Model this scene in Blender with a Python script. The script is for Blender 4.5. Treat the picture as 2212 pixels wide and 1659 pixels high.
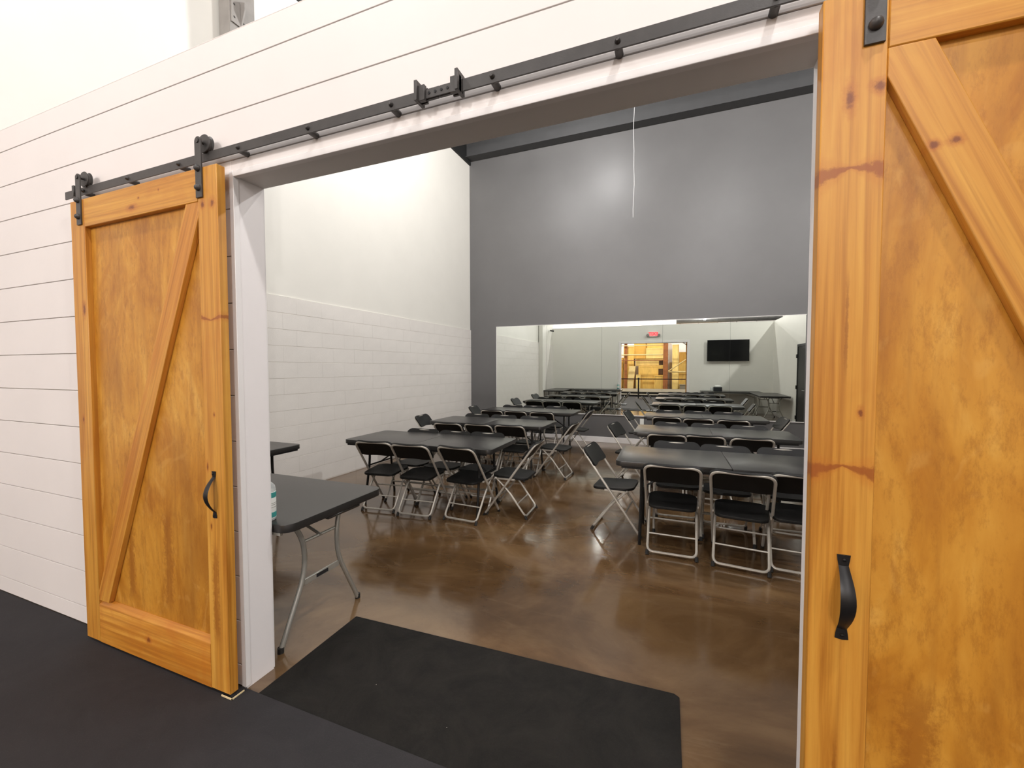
import bpy, bmesh, math, random
from mathutils import Vector, Matrix
random.seed(7)
for o in list(bpy.data.objects): bpy.data.objects.remove(o)
sc = bpy.context.scene
COL = sc.collection

# ------------------------------------------------------------------ camera
cam_d = bpy.data.cameras.new('camera'); cam = bpy.data.objects.new('camera', cam_d); COL.objects.link(cam)
cam_d.sensor_fit = 'HORIZONTAL'; cam_d.sensor_width = 36.0; cam_d.lens = 36.0*902.0/2212.0
cam_d.clip_start = 0.02; cam_d.clip_end = 200
yaw, pitch, roll = math.radians(-21.403), math.radians(-2.15), math.radians(-0.062)
fw = Vector((math.sin(yaw)*math.cos(pitch), math.cos(yaw)*math.cos(pitch), math.sin(pitch)))
rt = Vector((math.cos(yaw), -math.sin(yaw), 0)); up = rt.cross(fw)
r2 = rt*math.cos(roll) + up*math.sin(roll); u2 = up*math.cos(roll) - rt*math.sin(roll)
CAM = Vector((0.0, -1.364, 1.546))
cam.matrix_world = Matrix(((r2.x, u2.x, -fw.x, CAM.x), (r2.y, u2.y, -fw.y, CAM.y), (r2.z, u2.z, -fw.z, CAM.z), (0, 0, 0, 1)))
sc.camera = cam

# ------------------------------------------------------------------ world, exposure, lamp list
w = bpy.data.worlds.new('world'); sc.world = w; w.use_nodes = True
w.node_tree.nodes['Background'].inputs['Color'].default_value = (0.9, 0.92, 1.0, 1)
w.node_tree.nodes['Background'].inputs['Strength'].default_value = 0.12
sc.view_settings.view_transform = 'Standard'; sc.view_settings.look = 'None'
sc.view_settings.gamma = 1.0; sc.view_settings.use_curve_mapping = False
sc.view_settings.exposure = 0.0
WARM = (1.0, 0.965, 0.945); NEUT = (1.0, 0.985, 0.965)
# (x, y, z, watts, colour, label)
LAMPS = [
    (-1.55, 5.15, 6.38, 150, NEUT, 'round black high bay lamp hanging in the room, nearest the charcoal wall'),
    (-2.85, 3.75, 6.30, 185, NEUT, 'round black high bay lamp hanging in the room, nearest the block wall'),
    (1.30, 2.70, 6.35, 210, NEUT, 'added high bay lamp over the right column of tables, brightening the block wall'),  # added fill lamp, lifts the dim lower part of the block wall
    (4.75, 3.6, 5.75, 520, NEUT, 'round black high bay lamp hanging beyond the right partition'),
    (-2.95, -1.15, 5.85, 158, WARM, 'round black high bay lamp above the left sliding door'),
    (2.15, -5.4, 5.9, 240, WARM, 'round black high bay lamp hanging over the right of the hall'),
    (1.05, -1.2, 5.95, 340, WARM, 'round black high bay lamp above the right sliding door'),
    (-2.9, -9.4, 6.0, 1000, WARM, 'round black high bay lamp over the yellow plywood boxes'),
    (-3.9, -12.3, 6.0, 420, WARM, 'added high bay lamp brightening the back wall of the hall'),  # extra lamp put in to brighten the back wall and the boxes
    (1.40, -8.3, 4.25, 60, WARM, 'low hung round lamp gleaming at the top edge of the mirror'),
    (3.3, -10.4, 6.0, 700, WARM, 'round black high bay lamp at the far end of the hall'),
]

# ------------------------------------------------------------------ material helpers
def lin(c):
    return tuple(((v/255.0)/12.92 if v/255.0 <= 0.04045 else ((v/255.0+0.055)/1.055)**2.4) for v in c)
lin0 = lin
class NT:
    def __init__(s, name):
        s.m = bpy.data.materials.new(name); s.m.use_nodes = True
        s.t = s.m.node_tree; s.n = s.t.nodes; s.b = s.n['Principled BSDF']
        s.tc = None
    def node(s, typ, **kw):
        n = s.n.new(typ)
        for k, v in kw.items(): setattr(n, k, v)
        return n
    def link(s, a, b): s.t.links.new(a, b)
    def obj(s):
        if s.tc is None: s.tc = s.node('ShaderNodeTexCoord')
        return s.tc.outputs['Object']
    def math(s, op, a, b=None, clamp=False):
        n = s.node('ShaderNodeMath', operation=op); n.use_clamp = clamp
        for i, v in enumerate((a, b)):
            if v is None: continue
            if isinstance(v, (int, float)): n.inputs[i].default_value = v
            else: s.link(v, n.inputs[i])
        return n.outputs[0]
    def mapping(s, scale=(1,1,1), loc=(0,0,0), rot=(0,0,0)):
        src = s.obj()
        if any(rot):                                  # turn first, stretch afterwards
            q = s.node('ShaderNodeMapping'); s.link(src, q.inputs['Vector']); q.inputs['Rotation'].default_value = rot
            src = q.outputs['Vector']
        n = s.node('ShaderNodeMapping'); s.link(src, n.inputs['Vector'])
        n.inputs['Scale'].default_value = scale; n.inputs['Location'].default_value = loc
        return n.outputs['Vector']
    def noise(s, vec, scale, detail=4, rough=0.55, dist=0.0):
        n = s.node('ShaderNodeTexNoise'); s.link(vec, n.inputs['Vector'])
        n.inputs['Scale'].default_value = scale; n.inputs['Detail'].default_value = detail
        n.inputs['Roughness'].default_value = rough; n.inputs['Distortion'].default_value = dist
        return n.outputs['Fac']
    def ramp(s, fac, stops):
        n = s.node('ShaderNodeValToRGB'); s.link(fac, n.inputs['Fac'])
        e = n.color_ramp.elements
        while len(e) > 1: e.remove(e[-1])
        e[0].position = stops[0][0]; e[0].color = (*stops[0][1], 1)
        for p_, c_ in stops[1:]:
            k = e.new(p_); k.color = (*c_, 1)
        return n.outputs['Color']
    def mix(s, fac, a, b, mode='MIX'):
        n = s.node('ShaderNodeMix', data_type='RGBA', blend_type=mode)
        for sock, v in ((n.inputs[0], fac), (n.inputs[6], a), (n.inputs[7], b)):
            if isinstance(v, (int, float)): sock.default_value = v
            elif isinstance(v, tuple): sock.default_value = (*v, 1)
            else: s.link(v, sock)
        return n.outputs[2]
    def smooth(s, v, a, b, lo=0.0, hi=1.0):
        n = s.node('ShaderNodeMapRange', interpolation_type='SMOOTHSTEP')
        s.link(v, n.inputs[0]); n.inputs[1].default_value = a; n.inputs[2].default_value = b
        n.inputs[3].default_value = lo; n.inputs[4].default_value = hi
        return n.outputs[0]
    def bump(s, h, strength=0.2, dist=0.01):
        n = s.node('ShaderNodeBump'); n.inputs['Strength'].default_value = strength; n.inputs['Distance'].default_value = dist
        s.link(h, n.inputs['Height']); s.link(n.outputs[0], s.b.inputs['Normal'])
    def set(s, **kw):
        for k, v in kw.items():
            i = s.b.inputs[k]
            if isinstance(v, tuple) and len(v) == 3: i.default_value = (*v, 1)
            elif isinstance(v, (int, float, tuple)): i.default_value = v
            else: s.link(v, i)
        return s.m

def plain(name, rgb, rough=0.5, metal=0.0, spec=0.5, var=0.06, vscale=6.0, bump=0.0, bscale=60.0):
    t = NT(name); c = lin(rgb)
    f = t.noise(t.obj(), vscale, 3)
    col = t.ramp(f, [(0.3, tuple(v*(1-var) for v in c)), (0.7, tuple(min(1, v*(1+var)) for v in c))])
    if bump: t.bump(t.noise(t.obj(), bscale, 2), bump, 0.004)
    return t.set(**{'Base Color': col, 'Roughness': rough, 'Metallic': metal, 'Specular IOR Level': spec})

M = {}
M['paint'] = plain('white_paint', (237, 230, 226), 0.55, var=0.015, vscale=2, bump=0.03, bscale=180)
M['groove'] = plain('groove_primer', (176, 150, 138), 0.8, var=0.02)
M['room_paint'] = plain('room_white_paint', (233, 230, 222), 0.5, var=0.015, vscale=2, bump=0.05, bscale=120)
M['block'] = plain('painted_block', (233, 228, 222), 0.55, var=0.02, vscale=5, bump=0.25, bscale=90)
M['mortar'] = plain('painted_mortar', (232, 227, 221), 0.65, var=0.03, vscale=9, bump=0.2, bscale=70)
M['trim'] = plain('white_trim_paint', (238, 234, 232), 0.4, var=0.01)
M['jamb'] = plain('jamb_white_paint', (241, 236, 235), 0.4, var=0.01)
M['soffit'] = plain('jamb_paint', (226, 222, 218), 0.45, var=0.015)
M['ceil'] = plain('dark_ceiling_paint', (24, 24, 24), 0.7, var=0.08, vscale=3)
M['beam'] = plain('charcoal_beam_paint', (66, 66, 67), 0.6, var=0.05)
M['steel_grey'] = plain('grey_steel_paint', (140, 135, 130), 0.5, var=0.1, vscale=7)
M['black_iron'] = plain('black_powder_coat', (68, 65, 63), 0.45, 0.15, var=0.12, vscale=20, bump=0.08, bscale=200)
M['handle_iron'] = plain('matt_black_iron', (30, 28, 28), 0.4, 0.2, var=0.1, vscale=20)
M['black_plastic'] = plain('black_chair_plastic', (15, 14, 13), 0.52, spec=0.28, var=0.15, vscale=18, bump=0.12, bscale=260)
M['chair_metal'] = plain('beige_grey_tube', (188, 182, 172), 0.36, 0.3, var=0.08, vscale=10)
M['chair_cap'] = plain('rubber_cap', (30, 28, 26), 0.7)
M['table_metal'] = plain('silver_table_tube', (170, 168, 160), 0.36, 0.5, var=0.06)
M['black_tube'] = plain('black_table_tube', (22, 22, 22), 0.4, 0.2)
M['white_plastic'] = plain('white_plastic', (235, 235, 230), 0.4, var=0.01)
M['rubber_belt'] = plain('belt_webbing', (58, 18, 14), 0.7)
M['stan'] = plain('stanchion_black', (18, 18, 18), 0.35)
M['screen'] = plain('screen_glass', (4, 4, 5), 0.15, var=0.0)
M['bezel'] = plain('screen_bezel', (14, 14, 14), 0.4)
M['silver'] = plain('galvanised_duct', (175, 175, 175), 0.35, 0.8, var=0.12, vscale=5)
M['timber'] = plain('brown_timber', (150, 88, 40), 0.6, var=0.25, vscale=4)
M['pipe'] = plain('cream_pipe', (208, 180, 120), 0.45, var=0.05)
M['hole_shade'] = plain('shadowed_hole', (70, 44, 16), 0.7, var=0.2)
M['pale_ply'] = plain('pale_board', (236, 208, 140), 0.6, var=0.05)
M['platform'] = plain('grey_carpet', (132, 122, 104), 0.9, var=0.1, vscale=30)
M['teal'] = plain('teal_print', (60, 150, 145), 0.4)
M['ribbon'] = plain('white_ribbon', (240, 240, 240), 0.3)
M['pale_wood'] = plain('raw_pine', (226, 205, 160), 0.6, var=0.05)
M['card'] = plain('black_box', (26, 28, 32), 0.5)
M['dark_door'] = plain('charcoal_door_paint', (30, 30, 29), 0.45, var=0.1)

def yellow_ply(name, rgb):
    t = NT(name); c = lin(rgb)
    f = t.noise(t.mapping((1, 1, 0.25)), 3.0, 6, 0.6, 1.2)
    col = t.ramp(f, [(0.3, tuple(v*0.78 for v in c)), (0.55, c), (0.75, tuple(min(1, v*1.12) for v in c))])
    return t.set(**{'Base Color': col, 'Roughness': 0.55})
YP = [yellow_ply('yellow_plywood_a', (230, 186, 94)), yellow_ply('yellow_plywood_b', (216, 164, 70)), yellow_ply('yellow_plywood_c', (242, 208, 126))]

def mk_farwall():
    t = NT('satin_charcoal_wall'); c = lin((97, 96, 96))
    f = t.noise(t.obj(), 1.2, 3)
    col = t.ramp(f, [(0.3, tuple(v*0.95 for v in c)), (0.7, tuple(v*1.05 for v in c))])
    t.bump(t.noise(t.obj(), 55, 3, 0.6), 0.10, 0.003)
    return t.set(**{'Base Color': col, 'Roughness': 0.42, 'Specular IOR Level': 0.55})
M['far'] = mk_farwall()

def mk_mirror():
    t = NT('mirror_silver')
    return t.set(**{'Base Color': (0.86, 0.90, 0.86), 'Metallic': 1.0, 'Roughness': 0.0})
M['mirror'] = mk_mirror()

def mk_concrete():
    t = NT('polished_stained_concrete')
    a = t.noise(t.mapping((1.0, 1.4, 1)), 1.0, 7, 0.60, 0.7)
    b = t.noise(t.mapping((0.7, 2.4, 1), (3, 1, 0)), 2.6, 8, 0.70, 1.2)
    c = t.noise(t.obj(), 34, 4, 0.7)
    base = t.ramp(a, [(0.30, lin((74, 52, 31))), (0.46, lin((96, 71, 45))), (0.58, lin((113, 87, 58))), (0.75, lin((134, 107, 75)))])
    streak = t.smooth(b, 0.54, 0.74)
    col = t.mix(t.math('MULTIPLY', streak, 0.22), base, lin((142, 118, 86)))
    red = t.smooth(t.noise(t.mapping((1, 1, 1), (9, 4, 0)), 0.8, 4, 0.6, 0.6), 0.55, 0.72)
    col = t.mix(t.math('MULTIPLY', red, 0.35), col, lin((92, 56, 32)))
    col = t.mix(t.smooth(c, 0.62, 0.75, 0, 0.2), col, lin((48, 34, 24)))
    rough = t.smooth(b, 0.3, 0.75, 0.09, 0.24)
    t.bump(t.noise(t.obj(), 5, 3), 0.03, 0.01)
    return t.set(**{'Base Color': col, 'Roughness': rough, 'Specular IOR Level': 0.75, 'Coat Weight': 0.3, 'Coat Roughness': 0.10})
M['concrete'] = mk_concrete()

def mk_rubber(name, rgb, rough, fleck, marble):
    t = NT(name); c = lin(rgb)
    col = t.ramp(t.noise(t.obj(), 3.0, 8, 0.75, 1.5), [(0.35, tuple(v*(1-marble) for v in c)), (0.7, tuple(v*(1+marble) for v in c))])
    fine = t.noise(t.obj(), 160, 2, 0.6)
    col = t.mix(t.smooth(fine, 0.5, 0.8, 0, 0.25), col, tuple(v*2.2 for v in c))
    v = t.node('ShaderNodeTexVoronoi'); v.inputs['Scale'].default_value = 16.0; t.link(t.obj(), v.inputs['Vector'])
    sp = t.smooth(v.outputs['Distance'], 0.015, 0.04, 1, 0)
    wn = t.node('ShaderNodeTexWhiteNoise'); t.link(v.outputs['Position'], wn.inputs['Vector'])
    sp = t.math('MULTIPLY', sp, t.math('GREATER_THAN', wn.outputs['Value'], 1-fleck))
    col = t.mix(sp, col, lin((190, 186, 170)))
    t.bump(fine, 0.25, 0.002)
    return t.set(**{'Base Color': col, 'Roughness': rough, 'Specular IOR Level': 0.22})
M['rubber'] = mk_rubber('black_gym_rubber', (44, 42, 43), 0.75, 0.10, 0.12)
M['mat'] = mk_rubber('black_mat_rubber', (26, 23, 20), 0.85, 0.10, 0.45)

def mk_tabletop():
    t = NT('grey_black_table_plastic'); c = lin((36, 34, 33))
    fine = t.noise(t.obj(), 220, 2)
    col = t.ramp(t.noise(t.obj(), 5, 3), [(0.3, tuple(v*0.92 for v in c)), (0.7, tuple(v*1.08 for v in c))])
    return t.set(**{'Base Color': col, 'Roughness': 0.29, 'Specular IOR Level': 0.6})
M['table'] = mk_tabletop()

def wood(name, grain='z', knots=(), spikes=(), streaks=(), ang=0.0, seed=0.0, blotch=0.25, panel=False, tone=(198, 140, 62)):
    """stained pine. knots: (x, z, rx, rz); spikes: bow tie knots (x, z, slope, spread); coordinates local to the door"""
    t = NT(name); LF = (1.08, 1.03, 0.76)
    lin = lambda q: tuple(v*k_ for v, k_ in zip(lin0(q), LF))
    c = lin(tone)
    dk = lin((166, 104, 34)); lt = lin((222, 174, 98))
    if panel:
        v = t.mapping((1.0, 1, 0.42), (seed, 0, seed*1.7))
        a = t.noise(v, 3.2, 5, 0.55, 2.2)
        b = t.noise(t.mapping((9, 1, 0.7), (seed, 2, 0)), 2.2, 6, 0.6, 0.8)
        col = t.ramp(a, [(0.28, lin((168, 108, 34))), (0.45, lin((190, 132, 50))), (0.6, lin((202, 147, 64))), (0.78, lin((218, 172, 96)))])
        col = t.mix(t.smooth(b, 0.45, 0.75, 0, 0.45), col, lin((150, 94, 34)))
        bl = t.smooth(t.noise(t.mapping((1.6, 1, 0.5), (seed*3, 0, 5)), 1.6, 3, 0.5, 0.6), 0.52, 0.7, 0, 0.5)
        col = t.mix(bl, col, lin((134, 82, 32)))
        lw = t.smooth(t.noise(t.mapping((1.2, 1, 0.7), (seed, 7, 3)), 5.5, 2, 0.4, 3.0), 0.60, 0.72, 0, 0.16)
        col = t.mix(lw, col, lin((230, 186, 118)))
        fg = t.noise(t.mapping((1.0, 1, 0.35), (seed, 1, 2)), 30, 7, 0.80)
        col = t.mix(t.smooth(fg, 0.46, 0.68, 0, 0.55), col, lin((150, 94, 30)))
    else:
        sc_ = (14, 14, 0.6) if grain == 'z' else (0.6, 14, 14)
        v = t.mapping(sc_, (seed, seed*2, seed*3), (0, ang, 0))
        a = t.noise(v, 1.7, 6, 0.62, 0.5)
        col = t.ramp(a, [(0.28, dk), (0.46, c), (0.62, lin((208, 154, 74))), (0.8, lt)])
        fine = t.noise(t.mapping((70, 70, 1.2) if grain == 'z' else (1.2, 70, 70), (seed, 0, 0), (0, ang, 0)), 1.0, 3)
        col = t.mix(t.smooth(fine, 0.44, 0.68, 0, 0.50), col, lin((156, 96, 34)))
        bl = t.smooth(t.noise(t.mapping((1.5, 1.5, 1.0), (seed, 4, seed)), 2.2, 4, 0.6, 0.6), 0.5, 0.72, 0, blotch)
        col = t.mix(bl, col, lin((176, 104, 34)))
    sx = t.node('ShaderNodeSeparateXYZ'); t.link(t.obj(), sx.inputs[0]); X, Z = sx.outputs['X'], sx.outputs['Z']
    wob = t.math('MULTIPLY', t.math('SUBTRACT', t.noise(t.obj(), 42, 5, 0.75), 0.5), 2.4)
    for (kx, kz, rx, rz) in knots:
        dx = t.math('MULTIPLY', t.math('SUBTRACT', X, kx), 1.0/rx); dz = t.math('MULTIPLY', t.math('SUBTRACT', Z, kz), 1.0/rz)
        d = t.math('ADD', t.math('SQRT', t.math('ADD', t.math('MULTIPLY', dx, dx), t.math('MULTIPLY', dz, dz))), wob)
        col = t.mix(t.smooth(d, 0.8, 2.2, 0.45, 0), col, lin((168, 88, 30)))
        col = t.mix(t.smooth(d, 0.25, 1.15, 0.85, 0), col, lin((112, 54, 26)))
    for (kx, kz, slope, spread) in spikes:
        ax = t.math('ABSOLUTE', t.math('SUBTRACT', X, kx))
        d = t.math('ABSOLUTE', t.math('ADD', t.math('SUBTRACT', Z, kz), t.math('MULTIPLY', ax, slope)))
        wd = t.math('ADD', t.math('MULTIPLY', ax, spread), 0.0025)
        q = t.math('ADD', t.math('DIVIDE', d, wd), wob)
        lim = t.smooth(ax, 0.06, 0.085, 1, 0.5)
        col = t.mix(t.math('MULTIPLY', t.smooth(q, 0.5, 1.25, 0.8, 0), lim), col, lin((128, 62, 28)))
        col = t.mix(t.smooth(q, 1.0, 3.2, 0.28, 0), col, lin((178, 100, 34)))
    for (kx, z0, z1, wd) in streaks:
        ax = t.math('MULTIPLY', t.math('ABSOLUTE', t.math('SUBTRACT', X, kx)), 1.0/wd)
        inz = t.math('MULTIPLY', t.smooth(Z, z0, z0+0.12), t.smooth(Z, z1-0.12, z1, 1, 0))
        col = t.mix(t.math('MULTIPLY', t.smooth(t.math('ADD', ax, wob), 0.2, 1.0, 0.55, 0), inz), col, lin((132, 72, 22)))
    t.bump(a, 0.05, 0.004)
    return t.set(**{'Base Color': col, 'Roughness': 0.42, 'Specular IOR Level': 0.45})

# ------------------------------------------------------------------ geometry helpers
class MB:
    def __init__(s): s.v = []; s.f = []; s.sm = []
    def add(s, vs, fs, smooth=False):
        o = len(s.v); s.v += [tuple(v) for v in vs]
        for f in fs: s.f.append(tuple(i+o for i in f)); s.sm.append(smooth)
        return s
    def box(s, x0, x1, y0, y1, z0, z1, bev=0.0):
        if bev <= 0:
            vs = [(x, y, z) for x in (x0, x1) for y in (y0, y1) for z in (z0, z1)]
            return s.add(vs, [(0,1,3,2), (4,6,7,5), (0,4,5,1), (2,3,7,6), (0,2,6,4), (1,5,7,3)])
        bm = bmesh.new()
        bmesh.ops.create_cube(bm, size=1.0, matrix=Matrix.Translation(((x0+x1)/2, (y0+y1)/2, (z0+z1)/2)) @ Matrix.Diagonal((abs(x1-x0), abs(y1-y0), abs(z1-z0), 1)))
        bmesh.ops.bevel(bm, geom=bm.edges[:], offset=bev, segments=1, affect='EDGES', profile=0.5)
        return s.bm(bm)
    def bm(s, bm, smooth=False):
        bm.verts.index_update(); bmesh.ops.recalc_face_normals(bm, faces=bm.faces[:])
        s.add([v.co[:] for v in bm.verts], [tuple(v.index for v in f.verts) for f in bm.faces], smooth); bm.free(); return s
    def tube(s, pts, r, n=8, cap=True):
        P = [Vector(p) for p in pts]; rings = []
        rr = r if isinstance(r, (list, tuple)) else [r]*len(P)
        t0 = (P[1]-P[0]).normalized()
        a = Vector((0, 0, 1)) if abs(t0.z) < 0.9 else Vector((1, 0, 0))
        nrm = t0.cross(a).normalized()
        for i, p in enumerate(P):
            if i == 0: t = (P[1]-P[0]).normalized()
            elif i == len(P)-1: t = (P[-1]-P[-2]).normalized()
            else: t = ((P[i+1]-p).normalized() + (p-P[i-1]).normalized()).normalized()
            nrm = (nrm - t*nrm.dot(t)).normalized(); b = t.cross(nrm)
            rings.append([p + (nrm*math.cos(2*math.pi*k/n) + b*math.sin(2*math.pi*k/n))*rr[i] for k in range(n)])
        vs = [v for rg in rings for v in rg]; fs = []
        for i in range(len(P)-1):
            for k in range(n): fs.append((i*n+k, i*n+(k+1) % n, (i+1)*n+(k+1) % n, (i+1)*n+k))
        if cap: fs.append(tuple(range(n))[::-1]); fs.append(tuple((len(P)-1)*n+k for k in range(n)))
        return s.add(vs, fs, True)
    def lathe(s, prof, origin, axis='z', n=20):
        ox, oy, oz = origin; vs = []; fs = []
        for (rr, h) in prof:
            for k in range(n):
                c, d = rr*math.cos(2*math.pi*k/n), rr*math.sin(2*math.pi*k/n)
                vs.append((ox+c, oy+d, oz+h) if axis == 'z' else ((ox+c, oy+h, oz+d) if axis == 'y' else (ox+h, oy+c, oz+d)))
        for i in range(len(prof)-1):
            for k in range(n): fs.append((i*n+k, i*n+(k+1) % n, (i+1)*n+(k+1) % n, (i+1)*n+k))
        fs.append(tuple(range(n))[::-1]); fs.append(tuple((len(prof)-1)*n+k for k in range(n)))
        return s.add(vs, fs, True)
    def prism(s, poly, y0, y1):
        """polygon in x,z extruded along y"""
        n = len(poly); vs = [(x, y0, z) for x, z in poly] + [(x, y1, z) for x, z in poly]
        fs = [tuple(range(n)), tuple(range(2*n-1, n-1, -1))] + [(i, i+n, (i+1) % n+n, (i+1) % n) for i in range(n)]
        return s.add(vs, fs)
    def prism_z(s, poly, z0, z1):
        n = len(poly); vs = [(x, y, z0) for x, y in poly] + [(x, y, z1) for x, y in poly]
        fs = [tuple(range(n))[::-1], tuple(range(n, 2*n))] + [(i, (i+1) % n, (i+1) % n+n, i+n) for i in range(n)]
        return s.add(vs, fs)
    def mesh(s, name):
        m = bpy.data.meshes.new(name); m.from_pydata(s.v, [], s.f); m.update()
        bm = bmesh.new(); bm.from_mesh(m); bmesh.ops.recalc_face_normals(bm, faces=bm.faces[:]); bm.to_mesh(m); bm.free()
        m.polygons.foreach_set('use_smooth', s.sm); m.update()
        try: m.set_sharp_from_angle(angle=math.radians(40))
        except Exception: pass
        return m
    def build(s, name, mat, parent=None, bevel=0.0):
        m = s.mesh(name); m.materials.append(mat)
        o = bpy.data.objects.new(name, m); COL.objects.link(o)
        if parent: o.parent = parent
        if bevel:
            b = o.modifiers.new('bevel', 'BEVEL'); b.width = bevel; b.segments = 2; b.limit_method = 'ANGLE'; b.angle_limit = math.radians(40)
        return o
def tag(o, label=None, cat=None, group=None, kind=None):
    if label: o['label'] = label
    if cat: o['category'] = cat
    if group: o['group'] = group
    if kind: o['kind'] = kind
    return o
def empty(name, loc=(0,0,0), rz=0.0):
    o = bpy.data.objects.new(name, None); COL.objects.link(o); o.empty_display_size = 0.1
    o.location = loc; o.rotation_euler = (0, 0, rz); return o
def rrect(x0, x1, y0, y1, r, seg=5):
    pts = []
    for cx, cy, a0 in ((x1-r, y1-r, 0), (x0+r, y1-r, 90), (x0+r, y0+r, 180), (x1-r, y0+r, 270)):
        for k in range(seg+1):
            a = math.radians(a0 + 90*k/seg); pts.append((cx+r*math.cos(a), cy+r*math.sin(a)))
    return pts
def fillet(pts, r, seg=5):
    """round the inner corners of a 3D polyline"""
    P = [Vector(p) for p in pts]; out = [P[0]]
    for i in range(1, len(P)-1):
        a = (P[i-1]-P[i]); b = (P[i+1]-P[i]); d = min(r, a.length*0.48, b.length*0.48)
        p0 = P[i]+a.normalized()*d; p1 = P[i]+b.normalized()*d
        for k in range(seg+1):
            t = k/seg; out.append(p0*(1-t)**2 + P[i]*2*t*(1-t) + p1*t*t)
    out.append(P[-1]); return out
def copy_tree(o, parent=None):
    c = o.copy(); COL.objects.link(c); c.parent = parent
    for ch in list(o.children): copy_tree(ch, c)
    return c

# ------------------------------------------------------------------ dimensions
ZF = -0.012                       # concrete floor of the room
OX0, OX1, OZ = -1.925, 0.371, 2.440   # opening
WT = 0.150                        # partition thickness
WH = 3.085                        # partition height
FY = 7.47                         # far wall
RX = 3.02                         # right partition
CZ = 6.85                         # roof

# ------------------------------------------------------------------ floors
f = MB().box(-4.75, RX+0.1, -0.004, FY+0.1, ZF-0.10, ZF).build('floor', M['concrete']); tag(f, kind='structure')
g = MB().box(-7.0, 9.0, -16.0, -0.004, -0.11, 0.0, 0.0).build('floor_rubber', M['rubber']); tag(g, kind='structure')
mat_poly = [(-1.835, -0.0035), (-1.842, 0.66), (-0.9, 0.69), (-0.3, 0.705), (0.012, 0.716), (0.036, 0.700), (0.042, 0.35), (0.046, -0.0035)]
t_ = MB().prism_z(mat_poly, ZF, ZF+0.010).build('rubber_mat', M['mat'], bevel=0.002)
tag(t_, 'black rubber mat lying on the brown concrete in the doorway', 'mat')

# ------------------------------------------------------------------ front partition with planks
wall = MB()
wall.box(-7.0, OX0-0.02, 0.016, WT, ZF, WH-0.005).box(OX1+0.02, 9.0, 0.016, WT, ZF, WH-0.005).box(OX0-0.02, OX1+0.02, 0.016, WT, OZ+0.02, WH-0.005)
wf = wall.build('wall_front', M['room_paint']); tag(wf, kind='structure')
joints = [2.949 - 0.2188*k for k in range(14)]
zs = [WH] + joints + [0.0]
zs = [z for z in zs if z >= 0.0]
GAP = 0.0045
def plank(x0, x1, z0, z1):
    MB().box(x0, x1, 0.0, 0.0155, z0, z1, 0.0012).build('plank', M['paint'], wf)
for i in range(len(zs)-1):
    zt, zb = zs[i]-(GAP/2 if i else 0), zs[i+1]+(GAP/2 if i < len(zs)-2 else 0)
    if zt-zb < 0.01: continue
    if zb >= OZ-0.01:
        plank(-7.0, 9.0, zb, zt)
    else:
        zc = max(zb, 0.001)
        plank(-7.0, OX0-0.012, zc, zt); plank(OX1+0.012, 9.0, zc, zt)
        if zt > OZ+0.012: plank(OX0-0.0115, OX1+0.0115, OZ+0.012, zt)
cap = MB().box(-7.0, 9.0, 0.0005, WT+0.002, WH, WH+0.006, 0.002).build('wall_cap', M['paint'], wf)
# jamb lining: structure
def trimpart(name, mb, mat=None, bevel=0.002):
    o = mb.build(name, mat or M['trim'], bevel=bevel); tag(o, kind='structure'); return o
t1 = empty('trim_1'); tag(t1, kind='structure')
MB().box(OX0-0.02, OX0, 0.006, WT+0.002, ZF, OZ+0.02).build('jamb_board', M['jamb'], t1)
MB().box(OX1, OX1+0.02, 0.006, WT+0.002, ZF, OZ+0.02).build('jamb_board', M['jamb'], t1)
MB().box(OX0, OX1, 0.006, WT+0.002, OZ, OZ+0.02).build('head_board', M['soffit'], t1)
# corner bead wrapping the front edge of the opening
MB().box(OX0-0.022, OX0+0.005, -0.003, 0.024, 0.0, OZ+0.022, 0.0015).build('corner_bead', M['trim'], t1)
MB().box(OX1-0.005, OX1+0.022, -0.003, 0.024, 0.0, OZ+0.022, 0.0015).build('corner_bead', M['trim'], t1)
MB().box(OX0+0.005, OX1-0.005, -0.003, 0.024, OZ-0.005, OZ+0.022, 0.0015).build('corner_bead', M['trim'], t1)
# casing on the room side
t2 = empty('trim_2'); tag(t2, kind='structure')
MB().box(OX0-0.085, OX0-0.004, WT, WT+0.014, ZF, OZ+0.085, 0.003).build('casing_board', M['trim'], t2)
MB().box(OX1+0.004, OX1+0.085, WT, WT+0.014, ZF, OZ+0.085, 0.003).build('casing_board', M['trim'], t2)
MB().box(OX0-0.004, OX1+0.004, WT, WT+0.014, OZ+0.004, OZ+0.085, 0.003).build('casing_board', M['trim'], t2)

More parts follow.
